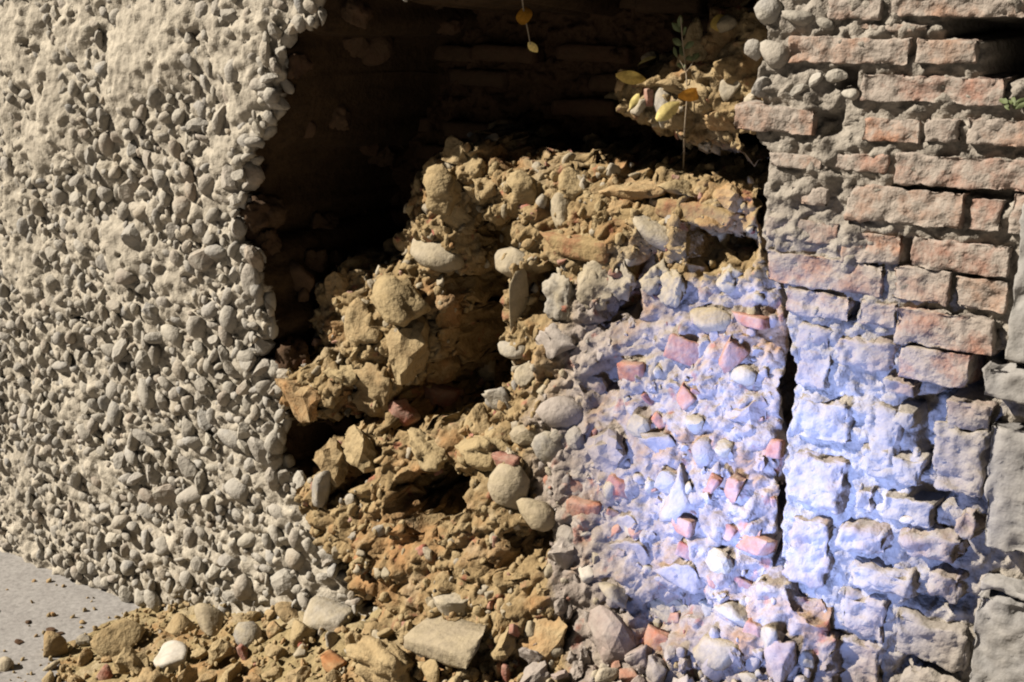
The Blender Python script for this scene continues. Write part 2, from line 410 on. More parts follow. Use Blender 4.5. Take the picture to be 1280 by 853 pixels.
def throw(box, radii, inside, tries, fac=.86, seed=1):
    """dart throwing of discs, large to small; returns (s, z, r)"""
    rg = np.random.default_rng(seed); out = np.empty((0, 3))
    for r0, r1, n in radii:
        for _ in range(n):
            pass
        c = np.stack([rg.uniform(box[0], box[1], n * tries), rg.uniform(box[2], box[3], n * tries), rg.uniform(r0, r1, n * tries)], -1)
        c = c[inside(c[:, 0], c[:, 1], c[:, 2])]
        buf = list(out); arr = np.empty((len(buf) + len(c), 3)); arr[:len(buf)] = out; k = len(buf)
        for q in c:
            if k == 0 or np.all(np.hypot(arr[:k, 0] - q[0], arr[:k, 1] - q[1]) > fac * (arr[:k, 2] + q[2])):
                arr[k] = q; k += 1
        out = arr[:k].copy()
    return out
def wall_in(s, z, r):
    sd = hole_sd(s, z)
    zone = np.clip(1.35 - np.hypot((s + 1.05) * .9, (z - .75) * .75), 0, 1)
    return (sd > -.012) & (z > .0) & ~((s > .66)) & (r < .014 + .034 * zone)
darts = throw((-2.75, .66, .02, 2.5), [(.030, .044, 130), (.019, .030, 1100), (.012, .018, 2600), (.008, .011, 1700)], wall_in, 4, .80, 5)
pix = []
singles, rest = [], []
cands = []
DP = P3(darts[:, 0], darts[:, 1], 1.0)
DSM = sstep(.1, .7, 1.3 * fbm(DP * 3.1, 3, 21) + .34 * sstep(1.0, 1.62, darts[:, 1] - .12 * darts[:, 0] - .1)); DSD = hole_sd(darts[:, 0], darts[:, 1]); DSM = DSM * sstep(.0, .14, DSD)
DBW = fbm(DP * 3.3, 3, 9)
for (s, z, r), sm, sdv, bw in zip(darts, DSM, DSD, DBW):
    edge = sdv < .05
    a = random.gauss(.5, .5) if random.random() < .4 else random.uniform(-1.6, 1.6)
    rot = (random.uniform(-.7, .7), a, random.uniform(-.9, .9))
    sc = (r * random.uniform(1.05, 1.35), r * random.uniform(.85, 1.1), r * random.uniform(.9, 1.15))
    y = .013 - .022 * float(bw) + .015 * sm - (.010 if edge else 0) + random.uniform(-.012, .008)
    x_, y_ = to_px((s, 0, z)); vis = -10 < x_ < 1290 and -10 < y_ < 863
    cands.append((r * F_PX / max(.5, (np.array([s, y, z]) - CAM) @ FW) * (1 - .45 * sm) if vis else -1, random.randrange(len(V_COB)), (s, y, z), rot, sc))
cands.sort(key=lambda c: -c[0])
for k, (sz, v, loc, rot, sc) in enumerate(cands):
    if k < 235: put('cobble', V_COB[v], loc, rot, sc, cw)
    else: rest.append((V_COB[v], mtx(loc, rot, sc)))
joined('small_cobbles', rest, M_COB, cw)
for i in range(1, 22):
    a, b = np.array(HOLE[i]), np.array(HOLE[i + 1]); n_ = max(1, int(np.linalg.norm(b - a) / .034))
    for k in range(n_):
        c = a + (b - a) * (k + random.random()) / n_; r = random.uniform(.016, .036)
        put('cobble', random.choice(V_COB), (c[0] + random.uniform(-.012, .018), random.uniform(.0, .05), c[1]), (random.uniform(-.7, .7), random.uniform(-1.6, 1.6), random.uniform(-.9, .9)), (r * 1.3, r, r), cw)
# cobbles and earth lumps sticking out of the hole's left jamb, shade put into their dark colour
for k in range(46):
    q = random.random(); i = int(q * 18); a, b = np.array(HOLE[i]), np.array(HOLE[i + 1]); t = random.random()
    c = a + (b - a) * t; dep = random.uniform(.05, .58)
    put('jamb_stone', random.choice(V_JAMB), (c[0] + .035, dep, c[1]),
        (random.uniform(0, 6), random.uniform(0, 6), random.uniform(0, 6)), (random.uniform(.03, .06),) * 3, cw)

# ------------------------------------------------------------------ the wall's rubble core inside the hole
BACK = .62
def mass(poly, d_top, d_bot, y_top, y_bot, steep=3.0, bulge=.03):
    dm = (d_top + d_bot) / 2; P = []
    zt, zb = W(640, y_top, d_top)[1], W(640, y_bot, d_bot)[1]
    for (x, y) in poly:
        t = np.clip((y - y_top) / (y_bot - y_top), 0, 1)
        P.append(W(x, y, d_top + (d_bot - d_top) * t))
    return P, d_top, d_bot, zt, zb, steep, bulge
MASSES = [
    mass([(615, 222), (640, 208), (700, 214), (760, 222), (830, 228), (900, 238), (942, 250), (955, 330), (968, 372), (974, 420), (967, 500), (960, 560),
          (957, 640), (950, 700), (958, 760), (985, 790), (990, 900), (640, 900), (600, 560), (640, 480), (622, 300)], .27, -.06, 215, 760, 2.6, .03),
    mass([(515, 235), (540, 200), (570, 180), (600, 188), (632, 212), (606, 260), (600, 330), (540, 345), (498, 318), (512, 270)], .27, .24, 180, 345, 3.5, .04),
    mass([(405, 350), (432, 338), (470, 345), (540, 325), (560, 380), (545, 440), (520, 475), (545, 500), (535, 535), (480, 540), (440, 490), (400, 430)], .22, .12, 340, 540, 3.0, .04),
    mass([(335, 468), (400, 455), (430, 480), (420, 512), (360, 524), (338, 500)], .06, .04, 455, 524, 2.5, .03),
    mass([(396, 605), (424, 548), (480, 530), (560, 525), (650, 540), (700, 640), (720, 900), (500, 900), (478, 770), (452, 700), (412, 650)], .08, -.12, 530, 790, 3.6, .03),
    mass([(500, 765), (700, 735), (960, 745), (1004, 790), (1010, 960), (640, 960), (520, 960)], -.03, -.22, 740, 870, 2.2, .03),
    mass([(775, 105), (830, 88), (900, 30), (990, 10), (990, 190), (900, 178), (830, 160), (785, 140)], .25, .22, 10, 190, 2.2, .04),
]
HOLLOWS = [([(505, 600), (545, 572), (592, 605), (590, 652), (548, 662), (510, 630)], .34, 0.0), ([(352, 545), (418, 535), (412, 592), (365, 612)], .30, 0.02),
           ([(655, 340), (690, 335), (692, 395), (664, 400)], .20, .16), ([(770, 330), (805, 315), (805, 400), (740, 415)], .12, .15),
           ([(860, 285), (935, 290), (945, 340), (870, 340)], .16, .2), ([(480, 488), (572, 470), (585, 525), (500, 540)], .32, .1),
           ([(575, 285), (640, 275), (636, 470), (590, 500), (560, 500), (560, 400), (585, 350)], .36, .20), ([(640, 660), (690, 640), (700, 690), (650, 710)], .12, 0.0),
           ([(770, 755), (860, 735), (905, 790), (800, 815)], .05, -.08), ([(440, 570), (484, 556), (474, 604), (420, 628)], .18, 0.02), ([(720, 470), (770, 450), (780, 500), (740, 510)], .07, .08)]
def crack_pt(x, y): return W(x, y, .235 - .33 * min(max((y - 215) / 545, 0), 1))
CRACK = [crack_pt(x, y) for x, y in [(930, 165), (934, 240), (941, 300), (950, 340), (962, 362), (967, 400), (968, 440), (961, 500), (957, 550), (959, 600), (953, 640), (949, 690), (944, 726)]]
CRACK += [crack_pt(x, y) for x, y in [(992, 732), (1010, 690), (1020, 560), (1025, 440), (1010, 372), (1000, 320), (995, 165)]]
def CRACKF(s, z):
    q = poly_sd(CRACK, s, z) + .004 * gnoise(P3(s, z, 40), 55)
    return .40 * sstep(.002, -.009, q)
def core_depth(s, z):
    D = np.full(s.shape, BACK)
    wob = .018 * gnoise(P3(s, z, 13), 51) + .010 * gnoise(P3(s, z, 34), 52)
    for P, dt, db, zt, zb, steep, bulge in MASSES:
        sd = poly_sd(P, s, z) + wob
        t = np.clip((zt - z) / max(zt - zb, .01), 0, 1)
        d = dt + (db - dt) * t + steep * np.maximum(sd, 0) * (1 + 2 * np.maximum(sd, 0) / .1) - bulge * sstep(0, .12, -sd)
        k = .03; h = np.clip(.5 + .5 * (D - d) / k, 0, 1); D = D * (1 - h) + d * h - k * h * (1 - h)
    for poly, dep, yy in HOLLOWS:
        sd = poly_sd([W(x, y, yy) for x, y in poly], s, z) + wob * .8
        D = D + dep * sstep(.012, -.04, sd)
    return np.minimum(D, BACK)
S_, Z_, F_ = grid(-1.12, 0.90, -0.03, 2.5, 0.0045)
p = P3(S_, Z_, 1.0)
D0 = core_depth(S_, Z_)
sdh = hole_sd(S_, Z_)
wx, wz = .02 * fbm(p * 9, 3, 61), .02 * fbm(p * 9, 3, 62)
p3 = np.stack([S_, Z_, D0 * 1.0], -1)
lime = sstep(.15, .75, np.clip((S_ + .22) / .62, 0, 1) * sstep(1.42, 1.20, Z_) * sstep(.62, .86, Z_ + 1.3 * np.clip(S_ - .05, 0, 1)))
f1, f2, i1 = worley((S_ + wx) / .085, (Z_ + wz) / .07, 1)
g1, g2, j1 = worley((S_ + wx) / .034, (Z_ + wz) / .028, 2)
lump = .045 * (.55 - f1) * (.35 + i1) + .022 * (.5 - g1) * (.3 + 1.2 * j1)
calm = 1 - .3 * lime
Y_ = D0 - lump * .8 * calm - .040 * calm * billow(p3 * 10 + wx[:, None] * 20, 4, 63, .58) - .016 * calm * fbm(p3 * 24, 3, 65) - .006 * fbm(p3 * 60, 3, 64)
Y_ = Y_ + CRACKF(S_, Z_)
Y_ = np.where(sdh > .0, np.maximum(Y_, .10 + .0 * Y_), Y_)
steepn = .5 + 1.3 * sstep(.8, 3.0, np.hypot(*np.gradient(D0.reshape(len(np.unique(Z_)), -1), .0045)).ravel())
CF = CRACKF(S_, Z_)
V = np.stack([S_ - .62 * CF + .018 * sstep(.0, .07, poly_sd(CRACK, S_, Z_)) * steepn * gnoise(p3 * 24, 71) + .006 * gnoise(p * 70, 72), Y_, Z_ + .018 * steepn * gnoise(p3 * 22, 73) + .006 * gnoise(p * 66, 74)], -1)
core = link('wall_core', mesh_np('wall_core', V, F_, {'tone': lime, 'cavity_shade': sstep(.50, .57, D0)}), M_CORE)  # depth mask that paints shade onto the cavity back
tag(core, 'exposed earth and rubble core of the broken wall inside the hole', 'rubble core')
NSc, NZc = int(round((.90 + 1.12) / .0045)), 0
D0c = Y_; sS = np.unique(S_); sZ = np.unique(Z_); D0g = D0c.reshape(len(sZ), len(sS)); SDg = sdh.reshape(len(sZ), len(sS))
def core_ix(s, z):
    return min(max(int((z - sZ[0]) / (sZ[1] - sZ[0]) + .5), 0), len(sZ) - 1), min(max(int((s - sS[0]) / (sS[1] - sS[0]) + .5), 0), len(sS) - 1)
def core_y(s, z): return float(D0g[core_ix(s, z)])

# bricks seen dimly on the cavity's back, shade painted into their colour
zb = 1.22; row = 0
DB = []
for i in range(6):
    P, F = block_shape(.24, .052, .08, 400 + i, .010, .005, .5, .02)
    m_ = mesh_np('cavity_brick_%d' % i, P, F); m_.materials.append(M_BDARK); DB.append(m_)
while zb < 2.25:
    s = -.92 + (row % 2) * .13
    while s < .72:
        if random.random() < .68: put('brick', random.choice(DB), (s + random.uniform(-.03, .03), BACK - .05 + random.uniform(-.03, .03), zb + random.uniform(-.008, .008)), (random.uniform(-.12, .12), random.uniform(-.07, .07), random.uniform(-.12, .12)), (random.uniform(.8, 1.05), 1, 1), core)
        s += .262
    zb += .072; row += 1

# pieces one can pick out in the core: (px, py, width, height, kind, turn)
CORE_PIECES = [
    (545, 314, 66, 46, 'c', .15), (576, 270, 40, 40, 'e', 0), (592, 206, 30, 28, 'e', 0), (741, 178, 24, 22, 'e', .3), (703, 272, 38, 46, 's', .2),
    (826, 292, 66, 32, 's', .5), (650, 372, 22, 78, 's', .05), (735, 355, 54, 50, 'm', 0), (770, 345, 44, 40, 'm', .3), (705, 372, 40, 44, 'm', .2), (890, 397, 46, 34, 's', 0), (641, 436, 34, 24, 's', .2),
    (430, 362, 40, 44, 'e', .2), (500, 385, 70, 60, 'e', .2), (515, 440, 60, 66, 'e', .3), (455, 410, 60, 50, 'e', 0), (480, 490, 56, 50, 'e', .4), (425, 470, 40, 34, 'e', 0),
    (575, 190, 40, 30, 'e', 0), (560, 235, 60, 50, 'e', 0), (605, 235, 44, 50, 'e', 0), (498, 316, 34, 34, 'e', 0), (545, 226, 10, 22, 'w', .1),
    (372, 492, 70, 46, 'e', .1), (350, 478, 36, 34, 'e', 0), (415, 492, 36, 30, 'e', 0), (660, 232, 50, 34, 'e', 0), (720, 232, 60, 30, 'e', 0), (790, 240, 70, 30, 'e', 0),
    (850, 238, 60, 26, 'e', 0), (915, 250, 46, 28, 'e', 0), (640, 290, 40, 60, 'e', 0), (640, 325, 44, 40, 's', 0), (715, 308, 120, 28, 'd', .02), (872, 268, 110, 30, 'd', .03),
    (770, 272, 80, 24, 'd', -.05), (815, 350, 40, 40, 'm', 0), (845, 362, 36, 34, 'm', .3), (905, 352, 34, 30, 'm', 0), (690, 430, 60, 44, 'l', 0), (860, 440, 56, 32, 'b', .3), (912, 442, 34, 34, 'b', .6),
    (790, 464, 34, 24, 'b', 0), (935, 400, 56, 16, 'b', 0), (882, 566, 32, 30, 'g', .3), (945, 680, 50, 24, 'b', .05), (910, 664, 26, 20, 'b', .3), (920, 611, 20, 32, 'b', .2),
    (966, 560, 26, 24, 'b', 0), (731, 638, 44, 28, 'b', .1), (716, 604, 34, 16, 'b', .3), (682, 600, 24, 16, 'b', .3), (632, 580, 44, 24, 'b', 0), (736, 717, 26, 24, 'w', .4),
    (890, 605, 20, 26, 'b', .4), (855, 495, 30, 22, 'b', .7), (790, 655, 46, 34, 'l', .2), (800, 690, 60, 40, 'l', .3), (700, 700, 46, 60, 'l', .2), (762, 570, 60, 50, 'l', .2),
    (700, 520, 56, 40, 'l', .1), (830, 560, 60, 44, 'l', .3), (670, 640, 50, 40, 's', .3), (690, 560, 44, 34, 's', .3), (850, 620, 46, 60, 'l', .2), (930, 520, 50, 50, 'l', .1),
    (920, 765, 52, 44, 's', .1), (945, 790, 30, 26, 'b', .3), (925, 730, 34, 20, 'b', .5), (820, 800, 34, 26, 'b', .2), (968, 800, 40, 44, 's', .1), (900, 810, 70, 40, 's', .2),
    (760, 790, 80, 60, 'l', .3), (690, 800, 60, 60, 'e', .3), (860, 720, 60, 40, 'l', .4), (600, 560, 80, 44, 'e', .1), (530, 560, 70, 40, 'e', .2), (455, 560, 60, 40, 'e', .1),
    (420, 580, 44, 44, 'e', 0), (404, 606, 34, 44, 's', .1), (640, 610, 50, 60, 's', .1),
    (570, 755, 60, 40, 's', .2), (630, 500, 44, 40, 's', .2), (610, 460, 30, 30, 's', .2), (600, 530, 50, 34, 'e', .2), (550, 505, 40, 50, 'b', .3), (500, 520, 34, 40, 'b', .9),
    (660, 470, 34, 30, 's', .1), (720, 545, 30, 26, 'g', .3), (835, 600, 36, 30, 'g', .1), (905, 560, 30, 24, 's', .2), (775, 610, 34, 24, 'b', .4), (850, 655, 40, 22, 'b', .1), (745, 480, 30, 26, 'g', .2), (870, 530, 26, 30, 's', .3), (800, 530, 34, 28, 's', .1), (930, 470, 34, 26, 's', .1), (660, 545, 36, 30, 's', .2), (710, 670, 36, 30, 'g', .2), (860, 690, 30, 18, 'b', .3), (900, 700, 40, 30, 's', .1), (770, 740, 44, 36, 's', .2), (840, 760, 50, 30, 'm', .2),
    (832, 138, 36, 40, 's', .1), (800, 132, 26, 20, 's', .2), (880, 122, 50, 30, 'e', .1), (915, 112, 30, 34, 's', .1), (905, 28, 30, 24, 's', .1), (812, 74, 26, 22, 's', .2), (772, 128, 22, 20, 'e', 0),
    (905, 150, 40, 36, 'e', .1), (868, 60, 40, 50, 'e', .3), (848, 110, 60, 26, 'e', .1),
]
KIND = {'c': ('stone', V_CST, .5), 's': ('stone', V_CST, .55), 'e': ('earth_clod', V_CLOD, .55), 'l': ('lime_lump', V_LIME, .22), 'b': ('brick_fragment', V_FRAG, .5),
        'w': ('plaster_lump', variants(SHARDS[:3], M_WHITE), .6), 'g': ('stone', variants(FLINTS[:5], M_PSTONE), .5), 'd': ('brick_fragment', variants(FRAGS, M_BOCH), .45), 'm': ('mortar_lump', variants(CLODS[:5], M_CSTONE), .36)}
def core_hit(px, py):
    """where the line of sight meets the core's front"""
    y = -.3
    while y < BACK:
        s, z = W(px, py, y)
        if core_y(s, z) <= y: return s, y, z
        y += .008
    return (*W(px, py, BACK)[:1], BACK, W(px, py, BACK)[1])
def core_put(px, py, w, h, k, turn):
    s, y, z = core_hit(px, py); q = px_size(px, py, y)
    name, vs, out = KIND[k]
    a, b = w * q / 2 / .9, h * q / 2 / .85
    if k in 'bd':
        a, b = w * q / 2, h * q / 2 / .45; j = .06 if k == 'd' else .25; rot = (random.uniform(-j, j), turn, random.uniform(-j, j)); sc = (a, max(.6 * a, b * .5), b); out = .12 if k == 'd' else .40
    else:
        rot = (random.uniform(-.3, .3), turn + random.uniform(-.15, .15), random.uniform(-.4, .4)); sc = (a, (a + b) / 2 * .8, b * 1.15)
    put(name, random.choice(vs), (s, y - (out - .42) * min(a, b), z), rot, sc, core)
for c in CORE_PIECES: core_put(*c)
# smaller pieces strewn over the core's front
rg = random.Random(5); small = {'e': [], 'l': [], 's': [], 'b': []}
counts = {'e': 0, 'l': 0, 's': 0, 'b': 0}
spots = []
for k in range(3600):
    s, z = rg.uniform(-.85, .72), rg.uniform(.25, 1.75)
    d = core_y(s, z)
    if d > .45 or poly_sd(CRACK, np.array([s]), np.array([z]))[0] < .014: continue
    if SDg[core_ix(s, z)] > -.02: continue
    li = float(sstep(.15, .75, np.clip((s + .22) / .62, 0, 1) * sstep(1.42, 1.20, z) * sstep(.62, .86, z + 1.3 * np.clip(s - .05, 0, 1))))
    x = rg.random()
    if li > .5 and rg.random() < .6: continue
    if li > .5: kd = 'b' if x < .13 else ('s' if x < .4 else 'l')
    else: kd = 'b' if x < .06 else ('s' if x < .3 else 'e')
    r = rg.choice((.004, .005, .006, .008, .010, .013, .017)) if k > 260 else rg.uniform(.013, .022)
    spots.append((r, kd, (s, d + .25 * r, z), (rg.uniform(0, 6), rg.uniform(0, 6), rg.uniform(0, 6)), (r * 1.2, r, r)))
spots.sort(key=lambda t: -t[0])
single = {'e': 60, 'l': 80, 's': 60, 'b': 50}
for r, kd, loc, rot, sc in spots:
    nm, vs, _ = KIND[kd]; v = rg.choice(vs)
    if counts[kd] < single[kd]:
        put(nm, v, loc, rot, sc, core); counts[kd] += 1
    else: small[kd].append((rg.choice(V_CRUMB) if kd != 'b' else v, mtx(loc, rot, sc)))
for kd, (nm, mt) in {'e': ('earth_crumbs', M_CLOD), 'l': ('lime_crumbs', M_LIME), 's': ('stone_chips', M_CSTONE), 'b': ('brick_chips', M_BFRAG)}.items():
    if small[kd]: joined(nm, small[kd], mt, core)

# ------------------------------------------------------------------ brick pier with the crack at its edge
PIER = [W(*p) for p in [(935, -60), (948, 0), (958, 40), (946, 90), (950, 128), (946, 172), (960, 190), (953, 240), (955, 320), (975, 352), (984, 380), (990, 440),
        (984, 510), (980, 560), (976, 640), (970, 700), (984, 735), (1003, 765), (1006, 853), (1008, 1000)]] + [(1.0, 0), (1.9, -.1), (1.9, 2.8), (.72, 2.8)]
S_, Z_, F_ = grid(.50, 1.75, -.03, 2.7, 0.0047)
p = P3(S_, Z_, 1.0)
sd = poly_sd(PIER, S_, Z_) + .010 * gnoise(p * 22, 81) + .005 * gnoise(p * 60, 82)
jamb = sstep(-.002, .028, sd)
low = sstep(W(1100, 470)[1] + .05, W(1100, 470)[1] - .05, Z_)
f1, f2, i1 = worley(S_ / .05 + .5 * gnoise(p * 20, 83), Z_ / .04, 7)
flush = sstep(1.02, .80, S_) * (1 - low)
Y_ = .013 - .009 * flush - .020 * fbm(p * 10, 3, 84) - .020 * billow(p * 19, 3, 89, .55) - .007 * fbm(p * 55, 3, 85) - .010 * (.5 - f1) + .009 * low + jamb * .5
POCKETS = [([(1178, 25), (1400, 20), (1400, 100), (1230, 97), (1226, 48), (1182, 44)], .40), ([(1040, 86), (1072, 84), (1070, 112), (1045, 112)], .04),
           ([(1022, 142), (1052, 138), (1050, 172), (1028, 172)], .035), ([(1210, 446), (1255, 442), (1244, 500), (1160, 505), (1190, 480)], .10), ([(1130, 500), (1175, 498), (1180, 560), (1150, 600)], .05),
           ([(1126, 298), (1138, 298), (1138, 335), (1124, 335)], .04), ([(1060, 378), (1074, 380), (1070, 402), (1056, 400)], .05), ([(1130, 820), (1200, 838), (1180, 860), (1110, 850)], .05),
           ([(1130, 610), (1190, 605), (1195, 632), (1140, 640)], .04), ([(1140, 745), (1215, 752), (1212, 772), (1120, 760)], .05), ([(1115, 225), (1280, 238), (1280, 252), (1115, 234)], .035)]
for poly, dep in POCKETS:
    q = poly_sd([W(*c) for c in poly], S_, Z_) + .006 * gnoise(p * 45, 86)
    Y_ = Y_ + dep * sstep(.006, -.012, q)
keep = sd[F_].min(1) < .04
V = np.stack([S_ + .006 * gnoise(p * 40, 87), Y_, Z_ + .006 * gnoise(p * 40, 88)], -1)
pier = link('brick_pier', mesh_np('brick_pier', V, F_[keep]), M_PMORT)
tag(pier, 'weathered brick pier above rough stonework, split from the rubble by a black crack', 'brick pier')
# (x0, y0, x1, y1, proud mm, tilt, tone)
BRICKS = [(1034, -4, 1104, 27, 8), (1108, -6, 1300, 25, 8), (1000, -60, 1100, -12, 6), (1110, -60, 1300, -16, 6), (986, 44, 1141, 82, 12), (1144, 46, 1226, 83, 10), (1075, 92, 1258, 132, 10), (919, 131, 1022, 168, 16),
          (1076, 146, 1152, 180, 8), (1155, 147, 1203, 181, 9), (1206, 146, 1300, 186, 10), (960, 190, 1030, 212, 9), (1032, 190, 1114, 217, 6), (1118, 194, 1300, 238, 12), (985, 232, 1037, 260, 7),
          (1057, 233, 1208, 283, 10), (1211, 246, 1256, 290, 9), (1260, 240, 1330, 300, 8), (955, 272, 1050, 305, 5), (1052, 290, 1128, 332, 6), (1138, 299, 1266, 343, 12), (957, 320, 1107, 364, 10),
          (1112, 333, 1190, 380, 10), (1190, 346, 1262, 392, 10), (982, 362, 1066, 398, 12), (1072, 374, 1122, 410, 10), (1118, 388, 1248, 438, 16), (1123, 434, 1216, 481, 14), (1072, 28, 1160, 41, 2)]
for i, (x0, y0, x1, y1, proud) in enumerate(BRICKS):
    xc, yc = (x0 + x1) / 2, (y0 + y1) / 2
    s0, s1 = W(x0, yc)[0], W(x1, yc)[0]; z1, z0 = W(xc, y0)[1], W(xc, y1)[1]
    P, F = block_shape(s1 - s0, z1 - z0, .13, 500 + i, min(.005, (z1 - z0) * .2), .0068, .9, .0055)
    m_ = mesh_np('pier_brick_%02d' % i, P, F); m_.materials.append(M_BRICK)
    put('brick', m_, ((s0 + s1) / 2, -proud / 1000, (z0 + z1) / 2), (random.uniform(-.06, .06), random.uniform(.0, .035), random.uniform(-.03, .03)), (1, 1, 1), pier)
STONES = [(990, 402, 1040, 492, 6, .016), (1042, 418, 1126, 466, 12, .02), (1102, 470, 1152, 498, 14, .012), (1114, 505, 1152, 541, 22, .02), (986, 494, 1066, 560, 8, .02), (1070, 500, 1128, 600, 4, .025),
          (980, 562, 1060, 640, 8, .025), (1180, 496, 1246, 546, 16, .008), (1162, 524, 1240, 622, 20, .02), (1192, 629, 1230, 673, 18, .018), (1095, 618, 1172, 660, 12, .016), (1042, 652, 1118, 700, 20, .03), (1122, 656, 1212, 704, 22, .03), (1050, 704, 1150, 750, 18, .03), (1152, 706, 1212, 756, 20, .03),
          (978, 644, 1044, 738, 8, .025), (1040, 742, 1112, 802, 10, .02), (1114, 774, 1216, 832, 16, .012), (1003, 790, 1108, 860, 10, .02), (1120, 836, 1212, 890, 12, .02), (1062, 604, 1096, 648, 6, .016),
          (1064, 560, 1158, 606, 6, .02), (1010, 870, 1130, 940, 10, .02), (1140, 900, 1230, 960, 10, .02)]
for i, (x0, y0, x1, y1, proud, rd) in enumerate(STONES):
    xc, yc = (x0 + x1) / 2, (y0 + y1) / 2
    s0, s1 = W(x0, yc)[0], W(x1, yc)[0]; z1, z0 = W(xc, y0)[1], W(xc, y1)[1]
    P, F = block_shape(s1 - s0, z1 - z0, .12, 600 + i, min(rd * 1.1, (z1 - z0) * .42, (s1 - s0) * .42), .012, .9, .006, .9)
    m_ = mesh_np('pier_stone_%02d' % i, P, F); m_.materials.append(M_PSTONE)
    put('stone', m_, ((s0 + s1) / 2, -proud / 850, (z0 + z1) / 2), (random.uniform(-.08, .08), random.uniform(-.02, .07), random.uniform(-.06, .06)), (1, 1, 1), pier)
for (x, y, w, h) in [(966, 66, 42, 50), (950, 110, 30, 30), (1020, 100, 30, 26), (1046, 96, 26, 26), (1000, 112, 26, 22), (1062, 118, 22, 22), (940, 62, 24, 30), (1032, 30, 26, 22), (1000, 20, 44, 34), (960, 15, 34, 44), (1134, 650, 20, 16)]:
    s, z = W(x, y); q = px_size(x, y)
    put('cobble', random.choice(V_COB), (s, .0, z), (random.uniform(-.3, .3), random.uniform(-.6, .6), 0), (w * q / 2, w * q / 2 * .8, h * q / 2), pier)

# ------------------------------------------------------------------ smooth stone buttress at the right edge
bt = bpy.data.objects.new('stone_buttress', None); COL.objects.link(bt)
tag(bt, 'pale dressed stone buttress at the right edge of the brick pier', 'buttress')
sB = W(1243, 600)[0]
rows = [(1240, 741, 0), (740, 726, .010), (725, 686, .075), (685, 525, .002), (524, 496, .06), (495, 452, -.012)]
for i, (ya, yb, back) in enumerate(rows):
    z0, z1 = (W(1262, ya)[1], W(1262, yb)[1]); z0 = -.02 if i == 0 else z0
    ex = lambda y: W(float(np.interp(y, [452, 490, 612, 740, 853, 1240], [1244, 1243, 1235, 1225, 1213, 1172])), y)[0]
    e0, e1 = ex(ya), ex(yb)
    P, F = block_shape(.46, z1 - z0 - .001, .30, 700 + i, min(.004, (z1 - z0) * .25), .0065, .9, .007)
    P[:, 0] += .23 + e0 + (e1 - e0) * np.clip(P[:, 2] / (z1 - z0) + .5, 0, 1)
    m_ = mesh_np('buttress_block_%d' % i, P, F); m_.materials.append(M_BUTT)
    put('cap' if i == 5 else 'block', m_, ((0, .002, .012, 0, .006, -.012)[i], -.040 + back, (z0 + z1) / 2), (0, 0, 0), (1, 1, 1), bt)
zc = W(1262, 452)[1]
P, F = block_shape(.36, .30, .20, 721, .010, .006, .8, .008); m_ = mesh_np('buttress_shoulder', P, F); m_.materials.append(M_BUTT)
put('shoulder', m_, (W(1262, 395)[0] + .18, -.03, zc + .003 + .15), (-.05, 0, 0), (1, 1, 1), bt)

# ------------------------------------------------------------------ rubble heap at the wall's foot
def heap_h(s, y):
    Hs = np.interp(s, [-1.95, -1.6, -1.0, -.53, 0, .5, .85, 1.2, 1.6, 2.2], [-.25, -.02, .14, .27, .36, .44, .46, .40, .2, -.05])
    run = np.interp(s, [-1.95, -1.3, -.5, .5, 1.2, 2.2], [.2, .45, .62, .72, .6, .3])
    t = (-y) / run
    return np.maximum(Hs, 0) * np.clip(1.0 - .85 * t - .15 * t * t, -.5, 1.25) - .06 * (Hs <= 0)
S_, Yg, F_ = grid(-2.1, 2.3, -1.0, .25, .011)
p = P3(S_, Yg, 1.0)
f1, f2, i1 = worley(S_ / .07, Yg / .07, 15)
Hh = heap_h(S_, Yg)
Zh = Hh + (.030 * (.5 - f1) + .03 * fbm(p * 9, 4, 91) + .008 * fbm(p * 50, 3, 92)) * sstep(-.02, .08, Hh) - .004
keep = Zh[F_].max(1) > -.01
hp = link('earth_heap', mesh_np('earth_heap', np.stack([S_ + .012 * gnoise(p * 25, 93), Yg + .012 * gnoise(p * 25, 94), Zh], -1), F_[keep], {'tone': sstep(.0, .35, S_)}), M_HEAP)
tag(hp, 'heap of ochre earth and mortar dust spilled at the foot of the wall', 'earth heap', None, 'stuff')
def heap_hit(px, py):
    d = FW + (px - 640) / F_PX * RT - (py - 426.5) / F_PX * UPV
    t = 1.8
    while t < 5:
        q = CAM + t * d
        if q[2] <= max(0.0, float(heap_h(q[0], q[1]))) or q[1] > .05 or (-1.1 < q[0] < .88 and q[1] > -.45 and core_y(q[0], q[2]) - .01 <= q[1]): return q, t
        t += .008
    return q, t
NAMED = [
    (216, 822, 66, 36, V_HSTONE[1], M_WHITE, 'whitish flat stone on the rubble heap beside the pavement', .1),
    (415, 829, 34, 32, FRAGS[1], M_ORANGE, 'bright orange chunk of broken brick lying in the rubble heap', .2),
    (566, 802, 118, 60, FRAGS[3], M_CSTONE, 'largest pale slab of broken stone lying on the rubble heap', -.15),
    (490, 830, 92, 52, CLODS[2], M_CLOD, 'big ochre clod between the orange brick chunk and the pale slab', .0),
    (150, 800, 74, 50, SHARDS[2], M_CLOD, 'wide ochre boulder at the pavement end of the rubble heap', .1),
    (380, 792, 44, 40, SHARDS[7], M_CLOD, 'pointed ochre stone leaning on the cobble wall above the orange brick chunk', .4),
    (7, 832, 24, 20, SHARDS[3], M_CSTONE, 'lone small pale stone on the pavement at the lower left corner', 0),
    (310, 795, 44, 44, COBS[3], M_CSTONE, 'rounded grey stone on top of the heap against the cobble wall', .3),
    (262, 780, 56, 34, SHARDS[9], M_CSTONE, 'tilted grey slab where the cobble wall meets the rubble heap', .4),
    (410, 770, 62, 50, FRAGS[5], M_CSTONE, 'grey squared stone fallen under the edge of the cobble wall', .1),
]
